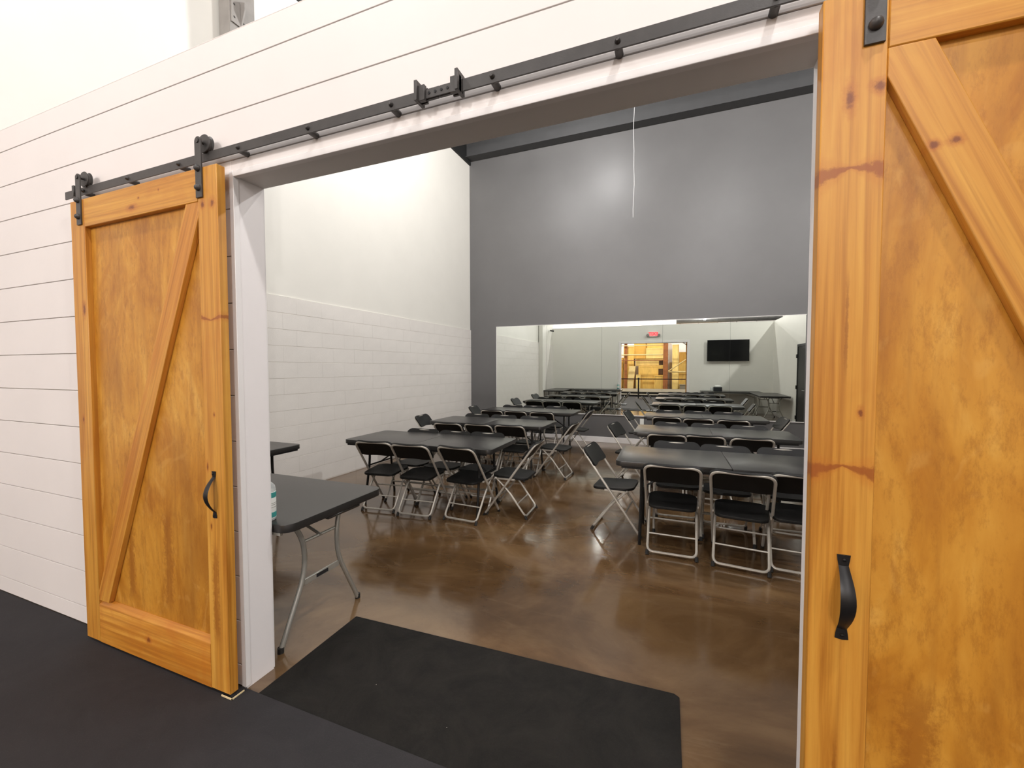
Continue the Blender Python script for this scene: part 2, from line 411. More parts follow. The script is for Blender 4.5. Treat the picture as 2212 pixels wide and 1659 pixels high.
# ------------------------------------------------------------------ left block wall (slightly out of square)
wl = empty('wall_left', (-4.575, 0.15, 0.0), math.radians(-0.60)); tag(wl, kind='structure')
L = 7.36; CH = 0.2033
MB().box(-0.30, -0.0032, -0.14, L, ZF, 12*CH).build('mortar_core', M['mortar'], wl)
rb = random.Random(3)
bl_mesh = []
for k in range(5):
    e = 0.0028*k/4
    b_ = MB().box(-0.004, e*0.5, 0.0, 0.4062, 0.0020, CH-0.0015-0.0008*k, 0.0007).mesh('block'); b_.materials.append(M['block']); bl_mesh.append(b_)
half = {}
for row in range(12):
    y = -0.14 + (0.0 if row % 2 == 0 else -0.203)
    while y < L-0.01:
        y0, y1 = max(y, -0.14), min(y+0.4063, L)
        if y1-y0 > 0.40:
            o = bpy.data.objects.new('block', rb.choice(bl_mesh))
        else:
            key = round(y1-y0, 3)
            if key not in half:
                hm = MB().box(-0.004, 0.0012, 0.0025, (y1-y0)-0.0025, 0.0025, CH-0.0025, 0.0022).mesh('block'); hm.materials.append(M['block']); half[key] = hm
            o = bpy.data.objects.new('block', half[key])
        COL.objects.link(o); o.parent = wl; o.location = (0, y0, row*CH)
        y += 0.4063
MB().box(-0.30, -0.018, -0.14, L, 12*CH, 6.24).build('upper_wall', M['room_paint'], wl)
MB().box(-0.30, -0.002, -0.14, L, 12*CH, 12*CH+0.006, 0.002).build('ledge', M['room_paint'], wl)
MB().box(-0.30, 0.02, -0.14, L, 6.24, CZ).build('dark_band', M['ceil'], wl)
# the same outer wall carries on along the hall side
wls = MB().box(-7.2, -7.0, -16, 0.0, 0, CZ).build('wall_hall_left', M['paint']); tag(wls, kind='structure')
wlj = MB().box(-7.2, -4.65, 0.02, 0.14, WH+0.02, CZ).build('wall_return', M['paint']); tag(wlj, kind='structure')

# ------------------------------------------------------------------ far wall, mirror, baseboard
o = MB().box(-4.75, 9.0, FY, FY+0.15, ZF, CZ).build('wall_far', M['far']); tag(o, kind='structure')
o = MB().box(-4.60, RX, FY-0.016, FY, ZF, 0.105, 0.003).build('baseboard_far', M['trim']); tag(o, kind='structure')
MX0, MX1, MZ0, MZ1 = -3.835, 2.14, 0.580, 2.490
mir = empty('wall_mirror', (0, FY-0.004, MZ0)); tag(mir, 'long frameless wall mirror in five panels on the charcoal wall', 'mirror')
pw = (MX1-MX0)/5
for k in range(5):
    MB().box(MX0+k*pw+0.0012, MX0+(k+1)*pw-0.0012, -0.012, -0.002, 0.0, MZ1-MZ0).build('mirror_panel', M['mirror'], mir).rotation_euler = (math.radians(0.09), 0, 0)
MB().box(MX0-0.006, MX1+0.006, -0.02, 0.004, MZ0-MZ0-0.014, 0.0, 0.002).build('bottom_channel', M['trim'], mir)
MB().box(MX0-0.006, MX1+0.006, -0.02, 0.004, MZ1-MZ0, MZ1-MZ0+0.008, 0.002).build('top_channel', M['trim'], mir)
MB().box(MX0-0.008, MX0, -0.018, 0.004, -0.002, MZ1-MZ0).build('side_channel', M['trim'], mir)
out = empty('wall_outlet', (-0.628, FY, 0.46)); tag(out, 'small white outlet plate on the charcoal wall below the mirror', 'outlet')
MB().box(-0.038, 0.038, -0.006, 0, -0.058, 0.058, 0.002).build('cover_plate', M['white_plastic'], out)
for dz in (-0.022, 0.022): MB().box(-0.016, 0.016, -0.008, -0.005, dz-0.013, dz+0.013, 0.001).build('socket', M['white_plastic'], out)

# ------------------------------------------------------------------ right partition with dark door
wr = MB()
DY0, DY1, DZ = 3.15, 4.08, 2.12
wr.box(RX, RX+0.14, WT, DY0, ZF, WH).box(RX, RX+0.14, DY1, FY, ZF, WH).box(RX, RX+0.14, DY0, DY1, DZ, WH)
o = wr.build('wall_right', M['room_paint']); tag(o, kind='structure')
o = MB().box(RX-0.014, RX, WT+0.02, DY0-0.06, ZF, 0.09, 0.003).build('baseboard_right', M['trim']); tag(o, kind='structure')
d1 = empty('door_1', (RX, DY0, ZF)); tag(d1, kind='structure')
MB().box(0.0, 0.045, 0.02, DY1-DY0-0.02, 0.01, DZ-ZF-0.02, 0.002).build('door_leaf', M['dark_door'], d1)
for y0_, y1_ in ((-0.05, 0.02), (DY1-DY0-0.02, DY1-DY0+0.05)): MB().box(-0.012, 0.05, y0_, y1_, 0, DZ-ZF+0.04, 0.002).build('door_frame', M['dark_door'] if y0_ > 0 else M['dark_door'], d1)
MB().box(-0.012, 0.05, 0.02, DY1-DY0-0.02, DZ-ZF-0.02, DZ-ZF+0.04, 0.002).build('door_frame', M['dark_door'], d1)
for z_ in (0.22, 1.03, 1.86): MB().box(-0.03, -0.008, -0.075, -0.01, z_-0.05, z_+0.05, 0.003).build('hinge', M['stan'], d1)
MB().tube(fillet([(-0.01, 0.82, 0.98), (-0.06, 0.82, 0.98), (-0.06, 0.70, 0.98)], 0.02), 0.01).build('door_handle', M['silver'], d1)

# ------------------------------------------------------------------ roof and steel
ceil = MB().box(-7.2, 9.2, -16.2, FY+0.2, CZ, CZ+0.1).build('ceiling', M['ceil']); tag(ceil, kind='structure')
for k in range(9):
    x = -3.9 + k*1.5
    MB().box(x-0.03, x+0.03, -16, FY, CZ-0.20, CZ-0.001).build('purlin', M['ceil'], ceil)
for y in (7.33, 1.9, -4.5, -10.5):
    MB().box(-4.55 if y > 0 else -7, 9, y-0.07, y+0.07, CZ-0.52, CZ-0.21).box(-4.55 if y > 0 else -7, 9, y-0.12, y+0.12, CZ-0.53, CZ-0.515).build('roof_beam', M['beam'] if y > 7 else M['ceil'], ceil)
col = empty('steel_column', (-4.45, 1.88, ZF)); tag(col, 'grey steel column with bolted plates rising above the white plank wall', 'column')
MB().box(-0.10, 0.07, -0.125, 0.125, 3.12, 6.3, 0.003).build('web', M['steel_grey'], col)
MB().box(0.065, 0.085, -0.14, 0.14, 3.1, 6.3, 0.002).build('flange', M['steel_grey'], col)
MB().box(0.085, 0.10, -0.13, 0.03, 5.18, 5.42, 0.002).build('bolted_plate', M['steel_grey'], col)
MB().prism([(0.085, 5.15), (0.16, 5.35), (0.16, 5.42), (0.085, 5.45)], -0.03, -0.015).build('gusset', M['steel_grey'], col)
for yy, zz in ((-0.10, 5.24), (-0.10, 5.37), (0.0, 5.24), (0.0, 5.37), (0.11, 5.2), (0.11, 5.3)): MB().lathe([(0.012, 0), (0.012, 0.015), (0.006, 0.02)], (0.085, yy, zz), 'x', 8).build('bolt', M['black_iron'], col)
MB().box(-0.10, 0.04, -0.15, 0.15, 0.0, 3.12).build('painted_base', M['room_paint'], col)
# hall end walls
o = MB().box(-7.0, 9.0, -14.4, -14.2, 0, CZ).build('wall_back', M['paint']); tag(o, kind='structure')
o = MB().box(9.0, 9.2, -16, FY, 0, CZ).build('wall_hall_right', M['paint']); tag(o, kind='structure')
o = MB().box(RX, 9.0, WT, FY, ZF-0.1, ZF).build('floor_side', M['concrete']); tag(o, kind='structure')

# ------------------------------------------------------------------ high bay lamps
for (x, y, z, pw_, colr, lab) in LAMPS:
    r_ = empty('high_bay_lamp', (x, y, z)); tag(r_, lab, 'lamp', 'high bay lamps under the dark roof')
    MB().lathe([(0.05, 0.16), (0.10, 0.14), (0.12, 0.07), (0.17, 0.05), (0.18, 0.0), (0.165, -0.004)], (0, 0, 0)).build('housing', M['stan'], r_)
    tm = NT('lamp_lens'); tm.set(**{'Base Color': (1, 1, 1), 'Emission Color': colr, 'Emission Strength': 14.0})
    MB().lathe([(0.158, 0.0), (0.158, -0.006), (0.12, -0.012)], (0, 0, -0.001)).build('lens', tm.m, r_)
    MB().tube([(0, 0, 0.15), (0, 0, CZ-z-0.001)], 0.006, 6).build('hanger', M['stan'], r_)
    ld = bpy.data.lights.new('lamp_light', 'POINT'); ld.shadow_soft_size = 0.09; ld.energy = pw_; ld.color = colr
    lo = bpy.data.objects.new('lamp_light', ld); COL.objects.link(lo); lo.parent = r_; lo.location = (0, 0, -0.11)

# ------------------------------------------------------------------ sliding door rail
RZ0, RZ1, RYF, RYB = 2.505, 2.547, -0.046, -0.040
JX = -0.792
rail = empty('sliding_door_rail', (JX, 0, RZ0)); tag(rail, 'black flat steel sliding door rail bolted along the white plank wall', 'rail')
MB().box(-3.242-JX, -0.001, RYF, RYB, 0, RZ1-RZ0, 0.001).build('rail_bar', M['black_iron'], rail)
MB().box(0.001, 1.66-JX, RYF, RYB, 0, RZ1-RZ0, 0.001).build('rail_bar', M['black_iron'], rail)
for k in range(-6, 6):
    bx = 0.2058 + 0.4115*k
    MB().lathe([(0.0125, 0.0), (0.0125, 0.0395)], (bx, -0.0395, 0.012), 'y', 14).build('spacer', M['black_iron'], rail)
    MB().lathe([(0.009, 0.0), (0.009, -0.004), (0.005, -0.012), (0.002, -0.013)], (bx, RYF, 0.021), 'y', 10).build('bolt', M['black_iron'], rail)
cp = MB().box(-0.075, 0.075, RYF-0.006, RYF, 0.004, 0.036, 0.001).build('joint_plate', M['black_iron'], rail)
for k in range(4): MB().lathe([(0.005, 0), (0.005, -0.002)], (-0.038+0.025*k, RYF-0.006, 0.021), 'y', 8).build('screw', M['stan'], cp)
def stop(xc, sgn):
    s_ = MB()
    s_.box(xc-0.006, xc+0.006, RYF-0.028, RYB+0.02, -0.006, 0.064, 0.001)
    s_.box(xc-(0.006 if sgn > 0 else 0.03), xc+(0.03 if sgn > 0 else 0.006), RYF-0.016, RYF, -0.004, 0.05, 0.001)
    s_.box(xc-(0.006 if sgn > 0 else 0.03), xc+(0.03 if sgn > 0 else 0.006), RYB, RYB+0.008, -0.004, 0.05, 0.001)
    return s_.build('end_stop', M['black_iron'], rail)
stop(-0.082, 1); stop(0.082, -1); 
for xe in (-3.135, 1.575): MB().box(xe-JX-0.009, xe-JX+0.009, RYF-0.012, RYB+0.004, 0.0, 0.060, 0.002).build('end_stop', M['black_iron'], rail)

# ------------------------------------------------------------------ barn doors
def handle(root, x, z0, z1, yf):
    H = z1-z0; zm = (z0+z1)/2; n = 17
    mb = MB(); rings = []
    for i in range(n):
        t = i/(n-1); z = z1 - t*H
        e = min(t, 1-t)                         # 0 at ends
        if e < 0.13: off = 0.004; hw = 0.0185 - 0.0075*math.sin(min(1, e/0.13)*math.pi/2); th = 0.004
        else:
            s_ = (e-0.13)/0.37; off = 0.004+0.040*math.sin(s_*math.pi/2)**0.9; hw = 0.0105+0.006*math.sin(s_*math.pi/2); th = 0.0055
        if e < 0.03: hw *= 0.80
        rings.append([(x-hw, yf-off+0.001, z), (x, yf-off-th*0.6-0.001, z), (x+hw, yf-off+0.001, z), (x, yf-off+th*0.5, z)])
    vs = [v for r_ in rings for v in r_]; fs = []
    for i in range(n-1):
        for k in range(4): fs.append((i*4+k, i*4+(k+1) % 4, (i+1)*4+(k+1) % 4, (i+1)*4+k))
    fs += [(0, 1, 2, 3), tuple((n-1)*4+k for k in range(4))]
    mb.add(vs, fs, True)
    h = mb.build('handle', M['handle_iron'], root)
    for z in (z1-0.012, z0+0.012): MB().lathe([(0.005, 0), (0.004, -0.003), (0.001, -0.004)], (x, yf-0.007, z), 'y', 8).build('screw', M['stan'], h)
    return h
def hanger(root, x, yf, zd):
    """strap hanger: x in door coordinates, zd = rail top in door coordinates"""
    st = MB()
    zt = zd+0.055
    st.prism([(x-0.021, 2.315), (x+0.021, 2.315)] + [(x+0.021*math.cos(a), zt-0.021+0.021*math.sin(a)) for a in [math.pi*k/8 for k in range(9)]], yf-0.0075, yf-0.0005)
    s_ = st.build('hanger_strap', M['black_iron'], root, bevel=0.001)
    yw = (RYF+RYB)/2
    MB().lathe([(0.040, -0.012), (0.042, -0.010), (0.036, -0.005), (0.035, 0.005), (0.042, 0.010), (0.040, 0.012)], (x, yw, zd+0.0355), 'y', 24).build('wheel', M['black_iron'], s_)
    MB().lathe([(0.011, -0.004), (0.011, 0.0)], (x, yf-0.0075, zd+0.0355), 'y', 12).lathe([(0.006, 0), (0.006, 0.05)], (x, yf-0.0005, zd+0.0355), 'y', 8).build('axle', M['black_iron'], s_)
    for z in (2.358, 2.445):
        MB().lathe([(0.0150, 0.0), (0.0145, -0.006), (0.010, -0.014), (0.003, -0.018)], (x, yf-0.0075, z), 'y', 14).build('bolt', M['black_iron'], s_)
DW, DH = 1.198, 2.452
DYF, DYB, DYP = -0.074, -0.034, -0.047      # frame front, back, recessed panel face
DIAG_MATS = {}
def barn_door(x0, mir_, label, hx, mats, hinge_x):
    root = empty('sliding_barn_door', (x0, 0, 0.013)); tag(root, label, 'door')
    S = 0.132; TR = 0.150; BR = 0.238
    fx = (lambda x: DW-x) if mir_ else (lambda x: x)
    def bx(name, a, b, z0, z1, y0, y1, mat, bev=0.0025):
        xa, xb = sorted((fx(a), fx(b)))
        return MB().box(xa, xb, y0, y1, z0, z1, bev).build(name, mat, root)
    bx('stile', 0, S, 0, DH, DYF, DYB, mats['s0']); bx('stile', DW-S, DW, 0, DH, DYF, DYB, mats['s1'])
    bx('top_rail', S+0.0006, DW-S-0.0006, DH-TR, DH, DYF, DYB, mats['t']); 
    xa, xb = S+0.0006, DW-S-0.0006
    prof = [(DYF, 0.0), (DYB, 0.0), (DYB, BR), (DYP-0.002, BR), (DYF+0.004, BR-0.020), (DYF, BR-0.026)]
    n_ = len(prof)
    MB().add([(xa, y, z) for y, z in prof] + [(xb, y, z) for y, z in prof], [tuple(range(n_))[::-1], tuple(range(n_, 2*n_))] + [(i, (i+1) % n_, (i+1) % n_+n_, i+n_) for i in range(n_)]).build('bottom_rail', mats['b'], root)
    bx('panel', S-0.01, DW-S+0.01, BR-0.01, DH-TR+0.01, DYP, DYP+0.010, mats['p'], 0)
    zt, zb = DH-TR-0.0006, BR+0.0006
    xl, xr = S+0.0006, DW-S-0.0006
    # diagonal board climbing from the low outer corner to the high inner corner
    poly = [(xr-0.088, zt), (xr, zt), (xr, zt-0.066), (xl+0.092, zb), (xl, zb), (xl, zb+0.050)]
    poly = [(fx(x), z) for x, z in poly]
    MB().prism(poly, DYF+0.001, DYP-0.0003).build('diagonal_brace', mats['d'], root, bevel=0.002)
    handle(root, hx, 0.836, 1.056, DYF)
    for h in hinge_x: hanger(root, h, DYF, RZ1-0.013)
    return root
ld_m = dict(
    s0=wood('pine_stile_a', 'z', knots=[(0.10, 1.86, 0.014, 0.035), (0.05, 1.25, 0.008, 0.02)], seed=1.3),
    s1=wood('pine_stile_b', 'z', knots=[(DW-0.10, 2.285, 0.012, 0.016), (DW-0.035, 2.285, 0.015, 0.018), (DW-0.06, 1.32, 0.006, 0.009), (DW-0.115, 1.075, 0.006, 0.02), (DW-0.10, 0.79, 0.005, 0.014)], spikes=[(DW-0.064, 1.755, -0.25, 0.12)], streaks=[(DW-0.08, 0.2, 0.75, 0.03)], seed=4.1),
    t=wood('pine_rail_a', 'x', knots=[(0.56, 2.345, 0.032, 0.012), (0.62, 2.385, 0.008, 0.006), (0.78, 2.40, 0.005, 0.006)], seed=2.2),
    b=wood('pine_rail_b', 'x', knots=[(0.58, 0.115, 0.020, 0.017)], seed=6.4, tone=(188, 126, 46), blotch=0.5),
    d=wood('pine_brace_a', 'z', knots=[(0.245, 0.60, 0.012, 0.016), (0.36, 0.93, 0.016, 0.03), (0.42, 1.17, 0.010, 0.014), (0.82, 2.0, 0.008, 0.012)], ang=math.radians(-23), seed=7.7, tone=(194, 130, 58)),
    p=wood('stained_plywood_a', panel=True, seed=0.7, streaks=[(0.72, 0.25, 0.85, 0.05), (0.40, 0.25, 0.75, 0.04)]))
barn_door(-3.125, False, 'orange stained sliding barn door with diagonal brace, left of the opening', DW-0.070, ld_m, (0.095, DW-0.112))
rd_m = dict(
    s1=wood('pine_stile_c', 'z', knots=[(0.118, 2.215, 0.014, 0.014), (0.06, 2.20, 0.010, 0.03), (0.10, 1.42, 0.006, 0.012)], spikes=[(0.066, 2.03, 0.22, 0.30), (0.066, 1.285, 0.28, 0.26), (0.066, 0.30, 0.18, 0.22)], streaks=[(0.066, 0.30, 0.62, 0.006), (0.066, 1.46, 1.80, 0.005)], seed=11.3),
    s0=wood('pine_stile_d', 'z', knots=[(DW-0.06, 1.5, 0.012, 0.02)], seed=12.9),
    t=wood('pine_rail_c', 'x', knots=[(0.72, 2.38, 0.015, 0.012)], seed=13.3),
    b=wood('pine_rail_d', 'x', knots=[(0.55, 0.12, 0.02, 0.016)], seed=14.8, tone=(188, 126, 46)),
    d=wood('pine_brace_b', 'z', knots=[(0.225, 2.055, 0.010, 0.009), (0.262, 2.06, 0.012, 0.010)], ang=math.radians(23), seed=15.2),
    p=wood('stained_plywood_b', panel=True, seed=9.4, streaks=[(0.24, 0.25, 0.78, 0.055), (0.33, 0.25, 0.60, 0.03)]))
barn_door(0.333, True, 'orange stained sliding barn door with diagonal brace, right of the opening', 0.073, rd_m, (0.104, DW-0.095))
gd = MB().box(-0.045, 0.028, -0.082, -0.078, 0, 0.006).box(0.024, 0.028, -0.082, -0.02, 0, 0.006).build('floor_guide', M['pale_wood'])
gd.location = (-1.935, 0, 0.0); tag(gd, 'pale corner strip on the black floor under the left sliding door', 'door guide')

# ------------------------------------------------------------------ folding tables
TZ = 0.742 - ZF
def tabletop_half(x0, x1, yh, r0, r1):
    pts = []
    for cx, cy, a0, rr in ((x1-r1, yh-r1, 0, r1), (x0+r0, yh-r0, 90, r0), (x0+r0, -yh+r0, 180, r0), (x1-r1, -yh+r1, 270, r1)):
        for k in range(6):
            a = math.radians(a0+90*k/5); pts.append((cx+rr*math.cos(a), cy+rr*math.sin(a)))
    mb = MB(); n = len(pts); cx = sum(p[0] for p in pts)/n
    def sh(d): return [(cx+(x-cx)*(1-d/abs((x1-x0)/2)), y*(1-d/yh)) for x, y in pts]
    lv = [(TZ-0.045, 0.003), (TZ-0.043, 0.0), (TZ-0.004, 0.0), (TZ-0.001, 0.001), (TZ, 0.004)]
    vs = []; fs = []
    for z, d in lv: vs += [(x, y, z) for x, y in sh(d)]
    for i in range(len(lv)-1):
        for k in range(n): fs.append((i*n+k, i*n+(k+1) % n, (i+1)*n+(k+1) % n, (i+1)*n+k))
    fs += [tuple(range(n))[::-1], tuple((len(lv)-1)*n+k for k in range(n))]
    return mb.add(vs, fs, False)
def make_table(kind):
    root = empty('folding_table')
    hl, hw = 0.912, 0.378
    if kind == 'black':
        tabletop_half(-hl, -0.0012, hw, 0.055, 0.010).build('tabletop', M['table'], root)
        tabletop_half(0.0012, hl, hw, 0.010, 0.055).build('tabletop', M['table'], root)
        for s in (-1, 1):
            x = s*0.70
            for y in (-0.27, 0.27): MB().tube(fillet([(x, y*0.72, TZ-0.04), (x, y*0.72, 0.48), (x+s*0.01, y, 0.03), (x+s*0.01, y, 0.0)], 0.12, 4), 0.0135, 8).build('leg', M['black_tube'], root)
            MB().tube([(x, -0.205, 0.44), (x, 0.205, 0.44)], 0.010, 8).build('crossbar', M['black_tube'], root)
            MB().tube([(x, 0, 0.44), (s*0.30, 0, TZ-0.05)], 0.009, 8).build('brace', M['black_tube'], root)
        for y in (-hw+0.012, hw-0.012): MB().box(-0.86, 0.86, y-0.008, y+0.008, TZ-0.060, TZ-0.042).build('side_rail', M['black_tube'], root)
    else:
        tabletop_half(-hl, hl, hw, 0.065, 0.065).build('tabletop', M['table'], root)
        MB().box(hl-0.036, hl-0.004, -0.10, 0.16, TZ-0.062, TZ-0.044, 0.006).build('grip', M['table'], root)
        for s in (-1, 1):
            x = s*0.745
            for t in (-1, 1):
                MB().tube(fillet([(x-s*0.03, t*0.20, TZ-0.045), (x, t*0.125, 0.56), (x+s*0.004, t*0.125, 0.37), (x+s*0.006, t*0.285, 0.035), (x+s*0.006, t*0.298, 0.0)], 0.14, 6), 0.0145, 10).build('leg', M['table_metal'], root)
            MB().tube([(x-s*0.012, -0.13, 0.545), (x-s*0.012, 0.13, 0.545)], 0.0095, 8).build('crossbar', M['table_metal'], root)
            fl = MB().box(x-0.006, x+0.006, -0.135, 0.135, 0.295, 0.330, 0.002).build('spreader_bar', M['table_metal'], root)
            MB().box(x+s*0.006, x+s*0.0075, -0.045, 0.045, 0.302, 0.323).build('label_plate', M['card'], fl)
            MB().tube([(x, 0, 0.545), (s*0.32, 0, TZ-0.05)], 0.009, 8).build('brace', M['table_metal'], root)
            for t in (-1, 1): MB().lathe([(0.017, 0.0), (0.017, 0.03)], (x+s*0.006, t*0.297, -0.0), 'z', 10).build('foot_cap', M['chair_cap'], root)
        for y in (-hw+0.012, hw-0.012): MB().box(-0.86, 0.86, y-0.008, y+0.008, TZ-0.060, TZ-0.044).build('side_rail', M['table_metal'], root)
    return root
tb = make_table('black'); ts = make_table('silver')
used = {'b': False, 's': False}
def put_table(k, x, y, rz, label, group):
    src = tb if k == 'b' else ts
    o = copy_tree(src) if used[k] else src
    used[k] = True
    o.location = (x, y, ZF); o.rotation_euler = (0, 0, rz); tag(o, label, 'table', group); return o
LX, RXC = -2.595, 0.425
ROWY = (2.715, 4.46, 6.26)
names_row = ('front', 'middle', 'rear')
TROT = {('l', 0): 0.6, ('l', 1): -0.8, ('l', 2): 0.4, ('r', 0): 1.0, ('r', 1): -0.5, ('r', 2): 0.3}
for sd, xc in (('l', LX), ('r', RXC)):
    for i, y in enumerate(ROWY):
        nm = 'left' if sd == 'l' else 'right'
        where = {0: 'nearest the doorway', 1: 'second from the doorway', 2: 'nearest the mirror'}[i]
        put_table('b', xc, y, math.radians(TROT[(sd, i)]), f'dark grey folding table in the {nm} column of tables, {where}', 'dining tables set in two columns')
put_table('s', -2.747, 0.548, 0, 'dark grey folding table with silver legs just inside the left door jamb', 'tables along the room walls')
put_table('b', -4.075, 1.025, math.radians(90), 'dark grey folding table in the corner by the white block wall', 'tables along the room walls')
put_table('s', 1.71, 0.555, 0, 'dark grey folding table under the television, seen in the mirror', 'tables along the room walls')
put_table('s', 2.60, 1.87, math.radians(90), 'dark grey folding table against the right wall, seen in the mirror', 'tables along the room walls')

# ------------------------------------------------------------------ folding chairs
def make_chair():
    root = empty('folding_chair')
    hw = 0.212
    F0 = Vector((0, 0.285, 0.012)); T0 = Vector((0, -0.262, 0.772)); D = (T0-F0).normalized(); N = Vector((0, D.z, -D.y))  # N points to the sitter
    up_ = lambda x, s: Vector((x, F0.y, F0.z)) + D*s
    Ls = (T0-F0).length
    pts = fillet([up_(-hw, 0), up_(-hw, Ls), up_(hw, Ls), up_(hw, 0)], 0.075, 6)
    MB().tube(pts, 0.0115, 8).build('back_frame', M['chair_metal'], root)
    # backrest
    nx = 14; ring = []; mb = MB()
    hwid = 0.226; htop = Ls+0.014; hbot = Ls-0.195
    def edge(x):
        a = abs(x)/hwid; rc = 0.075; d = hwid-abs(x)
        top = htop if d > rc else htop-rc+math.sqrt(max(0, rc*rc-(rc-d)**2))
        rb_ = 0.03
        bot = hbot if d > rb_ else hbot+rb_-math.sqrt(max(0, rb_*rb_-(rb_-d)**2))
        bot += 0.014*math.cos(min(1, abs(x)/0.12)*math.pi/2) if abs(x) < 0.12 else 0.0
        return top, bot
    xs = [-hwid*math.cos(math.pi*i/nx) for i in range(nx+1)]
    cols = []
    for x in xs:
        tp, bt = edge(x)
        cv = -0.018*(1-(x/hwid)**2)+0.014
        c = []
        for k in range(5):
            s = bt+(tp-bt)*k/4; c.append((up_(x, s)+N*(cv+0.013), up_(x, s)+N*(cv-0.002-(0.004 if k in (0, 4) else 0))))
        cols.append(c)
    vs = []; idx = {}
    for i, c in enumerate(cols):
        for k, (a, b) in enumerate(c):
            idx[(i, k, 0)] = len(vs); vs.append(a); idx[(i, k, 1)] = len(vs); vs.append(b)
    fs = []
    for i in range(nx):
        for k in range(4):
            fs.append((idx[(i, k, 0)], idx[(i+1, k, 0)], idx[(i+1, k+1, 0)], idx[(i, k+1, 0)]))
            fs.append((idx[(i, k, 1)], idx[(i, k+1, 1)], idx[(i+1, k+1, 1)], idx[(i+1, k, 1)]))
        for k in (0, 4):
            fs.append((idx[(i, k, 0)], idx[(i, k, 1)], idx[(i+1, k, 1)], idx[(i+1, k, 0)]))
    for i in (0, nx):
        for k in range(4): fs.append((idx[(i, k, 0)], idx[(i, k+1, 0)], idx[(i, k+1, 1)], idx[(i, k, 1)]))
    mb.add(vs, fs, True).build('backrest', M['black_plastic'], root)
    # seat: rounded plan, dished
    plan = []
    for cx, cy, a0, rr in ((0.198-0.09, 0.205-0.09, 0, 0.09), (-0.198+0.09, 0.205-0.09, 90, 0.09), (-0.185+0.06, -0.185+0.06, 180, 0.06), (0.185-0.06, -0.185+0.06, 270, 0.06)):
        for k in range(6):
            a = math.radians(a0+90*k/5); plan.append((cx+rr*math.cos(a), cy+rr*math.sin(a)))
    n = len(plan); vs = []; fs = []
    tilt = lambda y: 0.425+0.05*y
    for zz, sc_ in ((-0.022, 0.965), (-0.018, 0.995), (-0.006, 1.0), (0.003, 0.985), (0.0, 0.86), (-0.008, 0.5)):
        vs += [(x*sc_, y*sc_+0.01, tilt(y*sc_)+zz) for x, y in plan]
    for i in range(5):
        for k in range(n): fs.append((i*n+k, i*n+(k+1) % n, (i+1)*n+(k+1) % n, (i+1)*n+k))
    fs += [tuple(range(n))[::-1], tuple(5*n+k for k in range(n))]
    MB().add(vs, fs, True).build('seat', M['black_plastic'], root)
    # rear leg U
    w2 = 0.190
    pts = [(-w2, 0.165, 0.412), (-w2, 0.02, 0.275), (-w2, -0.165, 0.028), (w2, -0.165, 0.028), (w2, 0.02, 0.275), (w2, 0.165, 0.412)]
    pts = fillet(pts, 0.05, 5)
    MB().tube(pts, 0.0105, 8).build('rear_leg_frame', M['chair_metal'], root)
    c1 = up_(hw, 0.24); MB().tube([(-c1.x, c1.y, c1.z), (c1.x, c1.y, c1.z)], 0.008, 6).build('crossbar', M['chair_metal'], root)
    MB().tube([(-w2, -0.075, 0.149), (w2, -0.075, 0.149)], 0.007, 6).build('crossbar', M['chair_metal'], root)
    for s in (-1, 1):
        MB().box(s*0.200-0.004, s*0.200+0.004, -0.05, 0.15, 0.395, 0.412, 0.001).build('seat_bracket', M['chair_metal'], root)
        MB().tube([up_(s*hw, -0.016), up_(s*hw, 0.022)], 0.0145, 8).build('foot_cap', M['chair_cap'], root)
        MB().tube([(s*w2, -0.178, 0.0), (s*w2, -0.158, 0.034)], 0.0140, 8).build('foot_cap', M['chair_cap'], root)
    return root
chair0 = make_chair(); first = [True]
def put_chair(bx_, by_, ang, label, group):
    """bx, by: point under the top of the backrest; ang: facing, 0 = +y"""
    fx_, fy_ = -math.sin(ang), math.cos(ang)
    o = chair0 if first[0] else copy_tree(chair0)
    first[0] = False
    o.location = (bx_+0.268*fx_, by_+0.268*fy_, ZF); o.rotation_euler = (0, 0, ang); tag(o, label, 'chair', group)
K = 1.034
def cor(p): return p[0]*K, -1.364+(p[1]+1.364)*K
CH_ = {
 ('l', 0): dict(n=[(-2.89, 2.07, 7), (-2.443, 2.06, 4), (-1.957, 2.11, -4)], f=[(-2.903, 2.99, 3), (-2.454, 2.98, -2), (-2.049, 3.01, 2)], r=(-1.283, 2.70, 2)),
 ('l', 1): dict(n=[(-2.919, 3.62, 3), (-2.478, 3.66, -3), (-2.035, 3.70, 2)], f=[(-3.044, 4.78, -2), (-2.571, 4.77, 3), (-2.065, 4.75, 0)], l=(-3.80, 4.30, 6), r=(-1.26, 4.25, -3)),
 ('l', 2): dict(n=[(-3.074, 5.44, 2), (-2.62, 5.44, -2), (-2.132, 5.43, 3)], f=[(-3.089, 6.50, 0), (-2.661, 6.53, 2), (-2.189, 6.55, -2)], l=(-3.75, 6.02, 4), r=(-1.38, 6.08, -4)),
 ('r', 0): dict(n=[(-0.016, 2.04, -1), (0.453, 1.99, -7), (0.851, 2.05, -5)], f=[(-0.014, 3.14, 2), (0.416, 3.08, -2), (0.900, 3.10, 2)], l=(-0.793, 2.69, -4)),
 ('r', 1): dict(n=[(-0.086, 3.66, 1), (0.308, 3.70, -3), (0.775, 3.68, 2)], f=[(-0.078, 4.75, -2), (0.385, 4.77, 0), (0.853, 4.74, 3)], l=(-0.80, 4.40, -11), r=(1.62, 4.32, 2)),
 ('r', 2): dict(n=[(-0.122, 5.44, 0), (0.323, 5.38, 3), (0.784, 5.36, -2)], f=[(-0.145, 6.52, 3), (0.34, 6.53, -3), (0.80, 6.50, 0)], l=(-0.82, 6.18, -7), r=(1.54, 5.86, 4)),
}
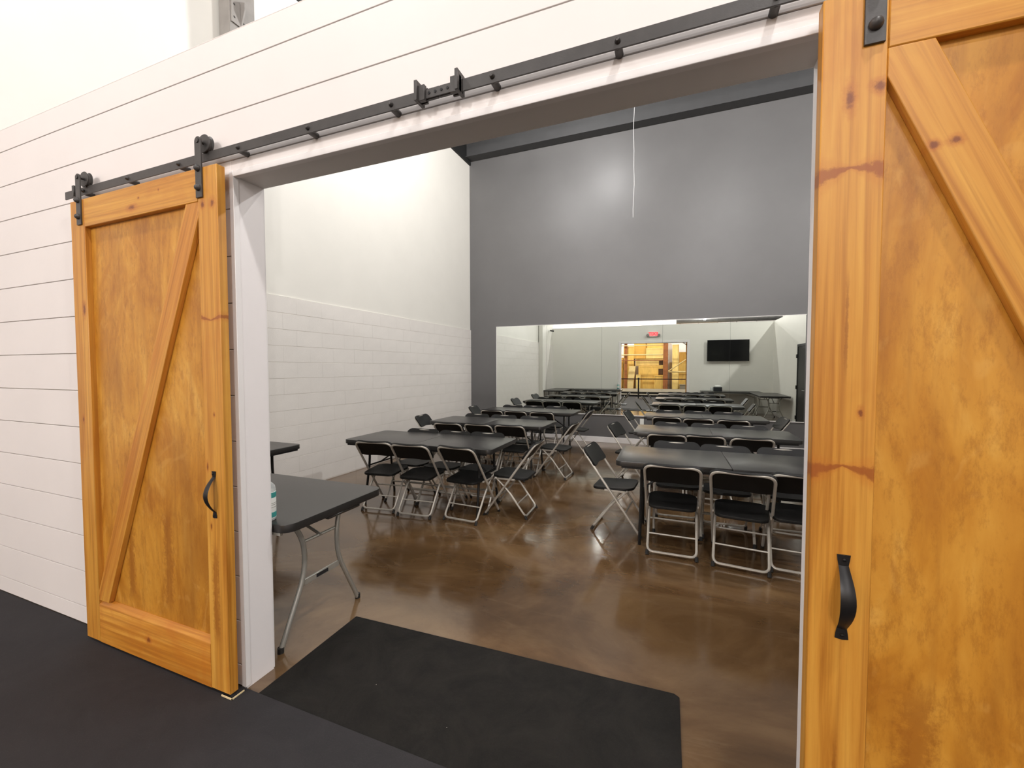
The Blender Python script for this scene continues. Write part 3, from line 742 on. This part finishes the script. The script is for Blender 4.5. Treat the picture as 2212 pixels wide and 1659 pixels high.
POSN = {'l': ('nearest the block wall', 'in the middle', 'nearest the aisle'), 'r': ('nearest the aisle', 'in the middle', 'nearest the right wall')}
for (sd, i), dct in CH_.items():
    nm = 'left' if sd == 'l' else 'right'
    tb_name = f'{names_row[i]} {nm} table'
    grp = 'folding chairs around the two columns of tables'
    for j, (x, y, a) in enumerate(dct['n']):
        X_, Y_ = cor((x, y)); put_chair(X_, Y_, math.radians(a), f'black folding chair at the doorway side of the {tb_name}, {POSN[sd][j]}', grp)
    for j, (x, y, a) in enumerate(dct['f']):
        X_, Y_ = cor((x+0.03, y+0.03)); put_chair(X_, Y_, math.radians(180+a), f'black folding chair at the mirror side of the {tb_name}, {POSN[sd][j]}', grp)
    if 'l' in dct:
        x, y, a = dct['l']; X_, Y_ = cor((x, y)); put_chair(X_, Y_, math.radians(-90+a), f'black folding chair at the left end of the {tb_name}', grp)
    if 'r' in dct:
        x, y, a = dct['r']; X_, Y_ = cor((x, y)); put_chair(X_, Y_, math.radians(90+a), f'black folding chair at the right end of the {tb_name}', grp)

# ------------------------------------------------------------------ small things in the room
bt = empty('sanitizer_bottle', (-2.012, 0.205, 0.742)); tag(bt, 'clear sanitizer bottle with teal printed label on table by the jamb', 'bottle')
tcl = NT('clear_plastic'); tcl.set(**{'Base Color': (0.93, 0.96, 0.96), 'Roughness': 0.12, 'Transmission Weight': 0.7, 'IOR': 1.3})
MB().lathe([(0.036, 0), (0.040, 0.004), (0.040, 0.165), (0.036, 0.182), (0.022, 0.198), (0.015, 0.203)], (0, 0, 0)).build('bottle_body', tcl.m, bt)
lb_ = MB().lathe([(0.0403, 0.012), (0.0408, 0.013), (0.0408, 0.152), (0.0403, 0.153)], (0, 0, 0)).build('paper_label', M['white_plastic'], bt)
for z0_, z1_ in ((0.018, 0.045), (0.122, 0.150)): MB().lathe([(0.0410, z0_), (0.0412, z0_+0.001), (0.0412, z1_-0.001), (0.0410, z1_)], (0, 0, 0)).build('printed_band', M['teal'], lb_)
for z_ in (0.070, 0.083, 0.092): MB().lathe([(0.0410, z_), (0.0411, z_+0.0005), (0.0411, z_+0.002), (0.0410, z_+0.0025)], (0, 0, 0)).build('printed_line', M['steel_grey'], lb_)
MB().lathe([(0.016, 0.203), (0.016, 0.222), (0.006, 0.224), (0.006, 0.245)], (0, 0, 0)).build('pump_collar', M['white_plastic'], bt)
MB().tube(fillet([(0, 0, 0.243), (0, 0, 0.252), (-0.045, 0.0, 0.250)], 0.008), 0.007, 8).build('pump_head', M['white_plastic'], bt)

tv = empty('television', (1.655, WT+0.003, 2.125)); tag(tv, 'wide flat television with dark screen on the white wall, seen in the mirror', 'television')
MB().box(-0.645, 0.645, 0.055, 0.095, -0.365, 0.365, 0.006).build('housing', M['bezel'], tv)
MB().box(-0.633, 0.633, 0.0945, 0.0965, -0.350, 0.353).build('screen', M['screen'], tv)
MB().box(-0.2, 0.2, 0.0, 0.055, -0.2, 0.2, 0.004).build('wall_bracket', M['stan'], tv)

ex = empty('exit_sign', (-0.775, WT, 2.765)); tag(ex, 'white emergency exit sign with red EXIT letters and two lamp heads', 'sign')
MB().prism([(-0.15, -0.075), (-0.12, -0.095), (0.12, -0.095), (0.15, -0.075), (0.15, 0.075), (0.12, 0.095), (-0.12, 0.095), (-0.15, 0.075)], 0.0, 0.05).build('housing', M['white_plastic'], ex, bevel=0.004)
tr = NT('red_lit_letters'); tr.set(**{'Base Color': lin((225, 40, 50)), 'Emission Color': lin((255, 50, 60)), 'Emission Strength': 1.6})
fc = bpy.data.curves.new('exit_text', 'FONT'); fc.body = 'EXIT'; fc.size = 0.165; fc.align_x = 'CENTER'; fc.align_y = 'CENTER'; fc.extrude = 0.002; fc.offset = 0.003
fo = bpy.data.objects.new('tmp_text', fc); COL.objects.link(fo)
bpy.context.view_layer.update()
me = bpy.data.meshes.new_from_object(fo.evaluated_get(bpy.context.evaluated_depsgraph_get()))
bpy.data.objects.remove(fo)
me.name = 'letters'; me.materials.clear(); me.materials.append(tr.m)
lo = bpy.data.objects.new('letters', me); COL.objects.link(lo); lo.parent = ex; lo.location = (0, 0.052, 0); lo.rotation_euler = (math.radians(90), 0, math.radians(180))
tp = NT('pink_sign_face'); tp.set(**{'Base Color': lin((250, 170, 170)), 'Emission Color': lin((255, 120, 125)), 'Emission Strength': 0.5})
MB().box(-0.128, 0.128, 0.0495, 0.0505, -0.078, 0.078).build('sign_face', tp.m, ex)
for s in (-1, 1):
    lh = MB().lathe([(0.02, 0.0), (0.045, 0.03), (0.05, 0.07), (0.045, 0.075)], (s*0.195, 0.0, -0.045), 'y', 14).build('lamp_head', M['steel_grey'], ex)
    MB().box(min(s*0.14, s*0.17), max(s*0.14, s*0.17), 0.01, 0.03, -0.055, -0.035).build('lamp_arm', M['white_plastic'], ex)

bxr = empty('supply_box', (1.34, 0.45, 0.742)); tag(bxr, 'black box with white round lid on the table, seen in the mirror', 'box')
MB().box(-0.13, 0.13, -0.10, 0.10, 0, 0.135, 0.006).build('box_body', M['card'], bxr)
MB().lathe([(0.10, 0.0), (0.11, 0.03), (0.07, 0.055), (0.03, 0.06)], (0, 0, 0.135), 'z', 18).build('lid', M['white_plastic'], bxr)
jr = empty('clear_jar', (1.16, 0.42, 0.742)); tag(jr, 'small clear jar beside the black box, seen in the mirror', 'jar')
MB().lathe([(0.04, 0), (0.045, 0.005), (0.045, 0.10), (0.035, 0.115)], (0, 0, 0)).build('jar_body', tcl.m, jr)
MB().lathe([(0.037, 0.115), (0.037, 0.135)], (0, 0, 0)).build('jar_lid', M['white_plastic'], jr)

rp = [(-0.555+0.006*math.sin(z*5.0)+0.003*math.sin(z*13), 4.5, z) for z in [3.56+0.11*k for k in range(31)]]
rp[-1] = (-0.56, 4.5, CZ-0.001)
rbn = MB().tube(rp, 0.0032, 5).build('hanging_ribbon', M['ribbon']); tag(rbn, 'thin white ribbon hanging down from the dark roof', 'ribbon')

scm = empty('security_camera', (-4.588, 0.62, 2.98)); tag(scm, 'small grey security camera high on the left wall, seen in the mirror', 'camera')
MB().lathe([(0.03, 0), (0.03, 0.012)], (0.0, 0, 0), 'x', 12).tube([(0.01, 0, 0), (0.09, 0.03, -0.01)], 0.012, 8).build('mount', M['white_plastic'], scm)
MB().tube([(0.06, 0.02, 0.0), (0.20, 0.08, -0.03)], 0.03, 12).build('camera_body', M['stan'], scm)

# ------------------------------------------------------------------ the hall behind the photographer (seen in the mirror)
HB = -12.6
def V_(name, x0, x1, y0, y1, z0, z1, mat, label, cat, group=None, hole=None):
    """plywood crate with a framed front facing the room"""
    r_ = empty(name, ((x0+x1)/2, (y0+y1)/2, z0)); tag(r_, label, cat, group)
    a, b, h = (x1-x0)/2, (y1-y0)/2, z1-z0
    MB().box(-a, a, -b, b, 0, h, 0.006).build('body', mat, r_)
    fr = min(0.06, a*0.25, h*0.25)
    for q in ((-a, a, 0, fr), (-a, a, h-fr, h), (-a, -a+fr, fr, h-fr), (a-fr, a, fr, h-fr)):
        MB().box(q[0], q[1], b, b+0.015, q[2], q[3], 0.003).build('edge_strip', mat, r_)
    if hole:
        MB().box(hole[0]-(x0+x1)/2, hole[1]-(x0+x1)/2, b, b+0.006, hole[2]-z0, hole[3]-z0).build('opening', M['hole_shade'], r_)  # flat dark sheet, colour stands in for the shade inside a hole
    return r_
G = 'yellow plywood boxes seen in the mirror'
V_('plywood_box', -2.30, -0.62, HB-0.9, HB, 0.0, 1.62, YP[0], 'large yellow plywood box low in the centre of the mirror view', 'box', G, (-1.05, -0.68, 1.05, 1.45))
V_('plywood_box', -1.28, -0.58, HB, HB+0.45, 0.0, 1.02, YP[0], 'small yellow plywood box in front of the large one, by the thick post', 'box', G)
V_('plywood_box', -2.42, -2.14, HB, HB+0.40, 0.0, 1.05, YP[2], 'narrow upright yellow box left of the large plywood box', 'box', G)
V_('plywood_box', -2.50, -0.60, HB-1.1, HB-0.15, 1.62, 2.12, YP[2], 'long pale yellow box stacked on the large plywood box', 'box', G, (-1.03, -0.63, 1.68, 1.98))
V_('plywood_box', -1.85, -0.55, HB-1.2, HB-0.10, 2.12, 2.80, YP[2], 'pale plywood box on the second tier, beside the thick post', 'box', G)
V_('plywood_box', -2.60, -1.86, HB-1.2, HB-0.05, 2.12, 3.35, YP[1], 'darker amber plywood box high on the left of the stack', 'box', G)
V_('plywood_box', -1.85, -0.55, HB-1.2, HB-0.30, 2.80, 3.40, YP[0], 'topmost yellow plywood box right of the amber one', 'box', G)
V_('plywood_box', -3.30, -2.62, HB-1.0, HB-0.30, 0.0, 2.95, YP[0], 'tall yellow plywood box at the left edge of the mirror view', 'box', G)
V_('plywood_box', -0.22, 0.18, HB-0.7, HB, 0.0, 3.00, YP[2], 'tall narrow pale plywood tower right of the thick post', 'box', G)
V_('plywood_box', 0.20, 1.20, HB-1.0, HB-0.20, 0.0, 1.12, YP[0], 'yellow plywood box at the bottom right of the mirror view', 'box', G)
V_('plywood_box', 0.20, 1.20, HB-1.0, HB-0.12, 1.12, 1.88, YP[0], 'middle yellow plywood box of the right hand stack', 'box', G)
V_('plywood_box', 0.20, 1.20, HB-1.0, HB-0.25, 1.88, 2.52, YP[1], 'amber plywood box topping the right hand stack', 'box', G)
V_('plywood_box', -5.2, -3.35, HB-1.0, HB-0.2, 0.0, 2.2, YP[1], 'wide amber plywood box far left behind the belt barrier', 'box', G)
V_('plywood_box', 1.25, 2.7, HB-1.0, HB-0.1, 0.0, 1.7, YP[2], 'wide pale plywood box far right behind the belt barrier', 'box', G)
pb = MB().prism([(-0.30, 0), (0.12, 0), (0.28, 1.62), (-0.12, 1.62)], -0.02, 0.02).build('leaning_board', M['pale_ply'], bevel=0.004)
pb.location = (-2.76, HB+0.10, 0.0); tag(pb, 'pale slanting board leaning on the yellow plywood boxes', 'board')
kb = empty('grey_box', (0.72, HB+0.45, 0)); tag(kb, 'low grey carpeted box before the right hand plywood stack', 'box')
MB().box(-0.48, 0.48, -0.4, 0.4, 0, 0.42, 0.01).build('body', M['platform'], kb); MB().box(-0.5, 0.5, -0.42, 0.42, 0.42, 0.45, 0.006).build('lid', M['platform'], kb)
def post(x, y, wd, h, label):
    r_ = empty('timber_post', (x, y, 0)); tag(r_, label, 'post', 'timber posts seen in the mirror')
    MB().box(-wd/2, wd/2, -wd/2, wd/2, 0.02, h, 0.012).build('shaft', M['timber'], r_)
    MB().box(-wd/2-0.05, wd/2+0.05, -wd/2-0.05, wd/2+0.05, 0, 0.02).build('base_plate', M['stan'], r_)
post(-0.60, -11.55, 0.28, 3.95, 'thick brown timber post standing before the yellow boxes')
post(-3.05, -11.9, 0.18, 3.9, 'thin brown timber post at the left of the mirror view')
def bar(pts, label, r=0.03, mat=None):
    o = MB().tube(pts, r, 8).build('climbing_bar', mat or M['pipe']); tag(o, label, 'bar', 'climbing bars seen in the mirror'); return o
yb = -11.72
bar([(-3.6, yb, 3.10), (-0.45, yb, 3.10)], 'topmost cream climbing bar between the timber posts', 0.035)
bar([(-3.6, yb, 2.94), (-0.45, yb, 2.94)], 'second cream climbing bar below the topmost one', 0.03)
bar([(-3.6, yb, 2.34), (-0.45, yb, 2.34)], 'third cream climbing bar at the height of the amber box', 0.04)
bar([(-3.6, yb, 1.98), (-0.45, yb, 1.98)], 'lowest cream climbing bar between the timber posts', 0.03, M['timber'])
bar([(-0.42, -11.35, 1.30), (1.15, -11.35, 2.42)], 'slanting pale pole right of the thick timber post', 0.035)
bar([(-0.42, -11.45, 1.26), (1.15, -11.45, 1.26)], 'level cream pole right of the thick timber post', 0.05)
bar([(0.10, -11.6, 3.30), (1.05, -11.6, 2.60)], 'pale brace pole high on the right of the mirror view', 0.045, M['silver'])
# platform with steps
pl = empty('gym_platform', (-1.2, -10.0, 0)); tag(pl, 'low grey platform with two dark edged steps behind the belt barrier', 'platform')
MB().box(-4.5, 5.0, -1.25, 2.2, 0.0, 0.20, 0.01).build('deck', M['platform'], pl)
MB().box(-4.5, 5.0, 2.2, 2.215, 0.0, 0.19).build('dark_edge', M['stan'], pl)
st_ = MB().box(-4.5, 5.0, 2.5, 3.3, 0.0, 0.10, 0.008).build('step', M['platform'], pl)
MB().box(-4.5, 5.0, 3.3, 3.312, 0.0, 0.095).build('step_edge', M['stan'], st_)
# belt barrier
SY = -5.4
for x, lab in ((-1.72, 'black belt barrier post in the middle of the mirrored doorway'), (-4.1, 'black belt barrier post at the left end of the belt'), (0.75, 'black belt barrier post at the right end of the belt')):
    r_ = empty('belt_post', (x, SY, 0)); tag(r_, lab, 'barrier post', 'belt barrier posts')
    MB().lathe([(0.17, 0), (0.17, 0.012), (0.05, 0.03)], (0, 0, 0)).build('base', M['stan'], r_)
    MB().lathe([(0.035, 0.03), (0.035, 0.93), (0.045, 0.94), (0.045, 1.02), (0.03, 1.03)], (0, 0, 0)).build('pole', M['stan'], r_)
for x0_, x1_, lab in ((-4.06, -1.76, 'dark red belt left of the middle barrier post'), (-1.68, 0.71, 'dark red belt right of the middle barrier post')):
    o = MB().box(x0_, x1_, SY-0.002, SY+0.002, 0.945, 0.995).build('barrier_belt', M['rubber_belt']); tag(o, lab, 'belt')
# duct under the roof of the hall
dc = empty('ventilation_duct', (2.6, -9.7, 4.27)); tag(dc, 'round silver ventilation duct under the roof, seen at the top of the mirror', 'duct')
MB().lathe([(0.24, -2.6), (0.24, 2.6)], (0, 0, 0), 'x', 20).build('duct_tube', M['silver'], dc)
for k in range(6): MB().lathe([(0.25, -0.02), (0.255, 0), (0.25, 0.02)], (-2.4+0.96*k, 0, 0), 'x', 20).build('duct_collar', M['silver'], dc)
for x in (-2.0, 0.5, 2.2): MB().tube([(x, 0, 0.24), (x, 0, CZ-4.27-0.2)], 0.01, 6).build('duct_hanger', M['stan'], dc)
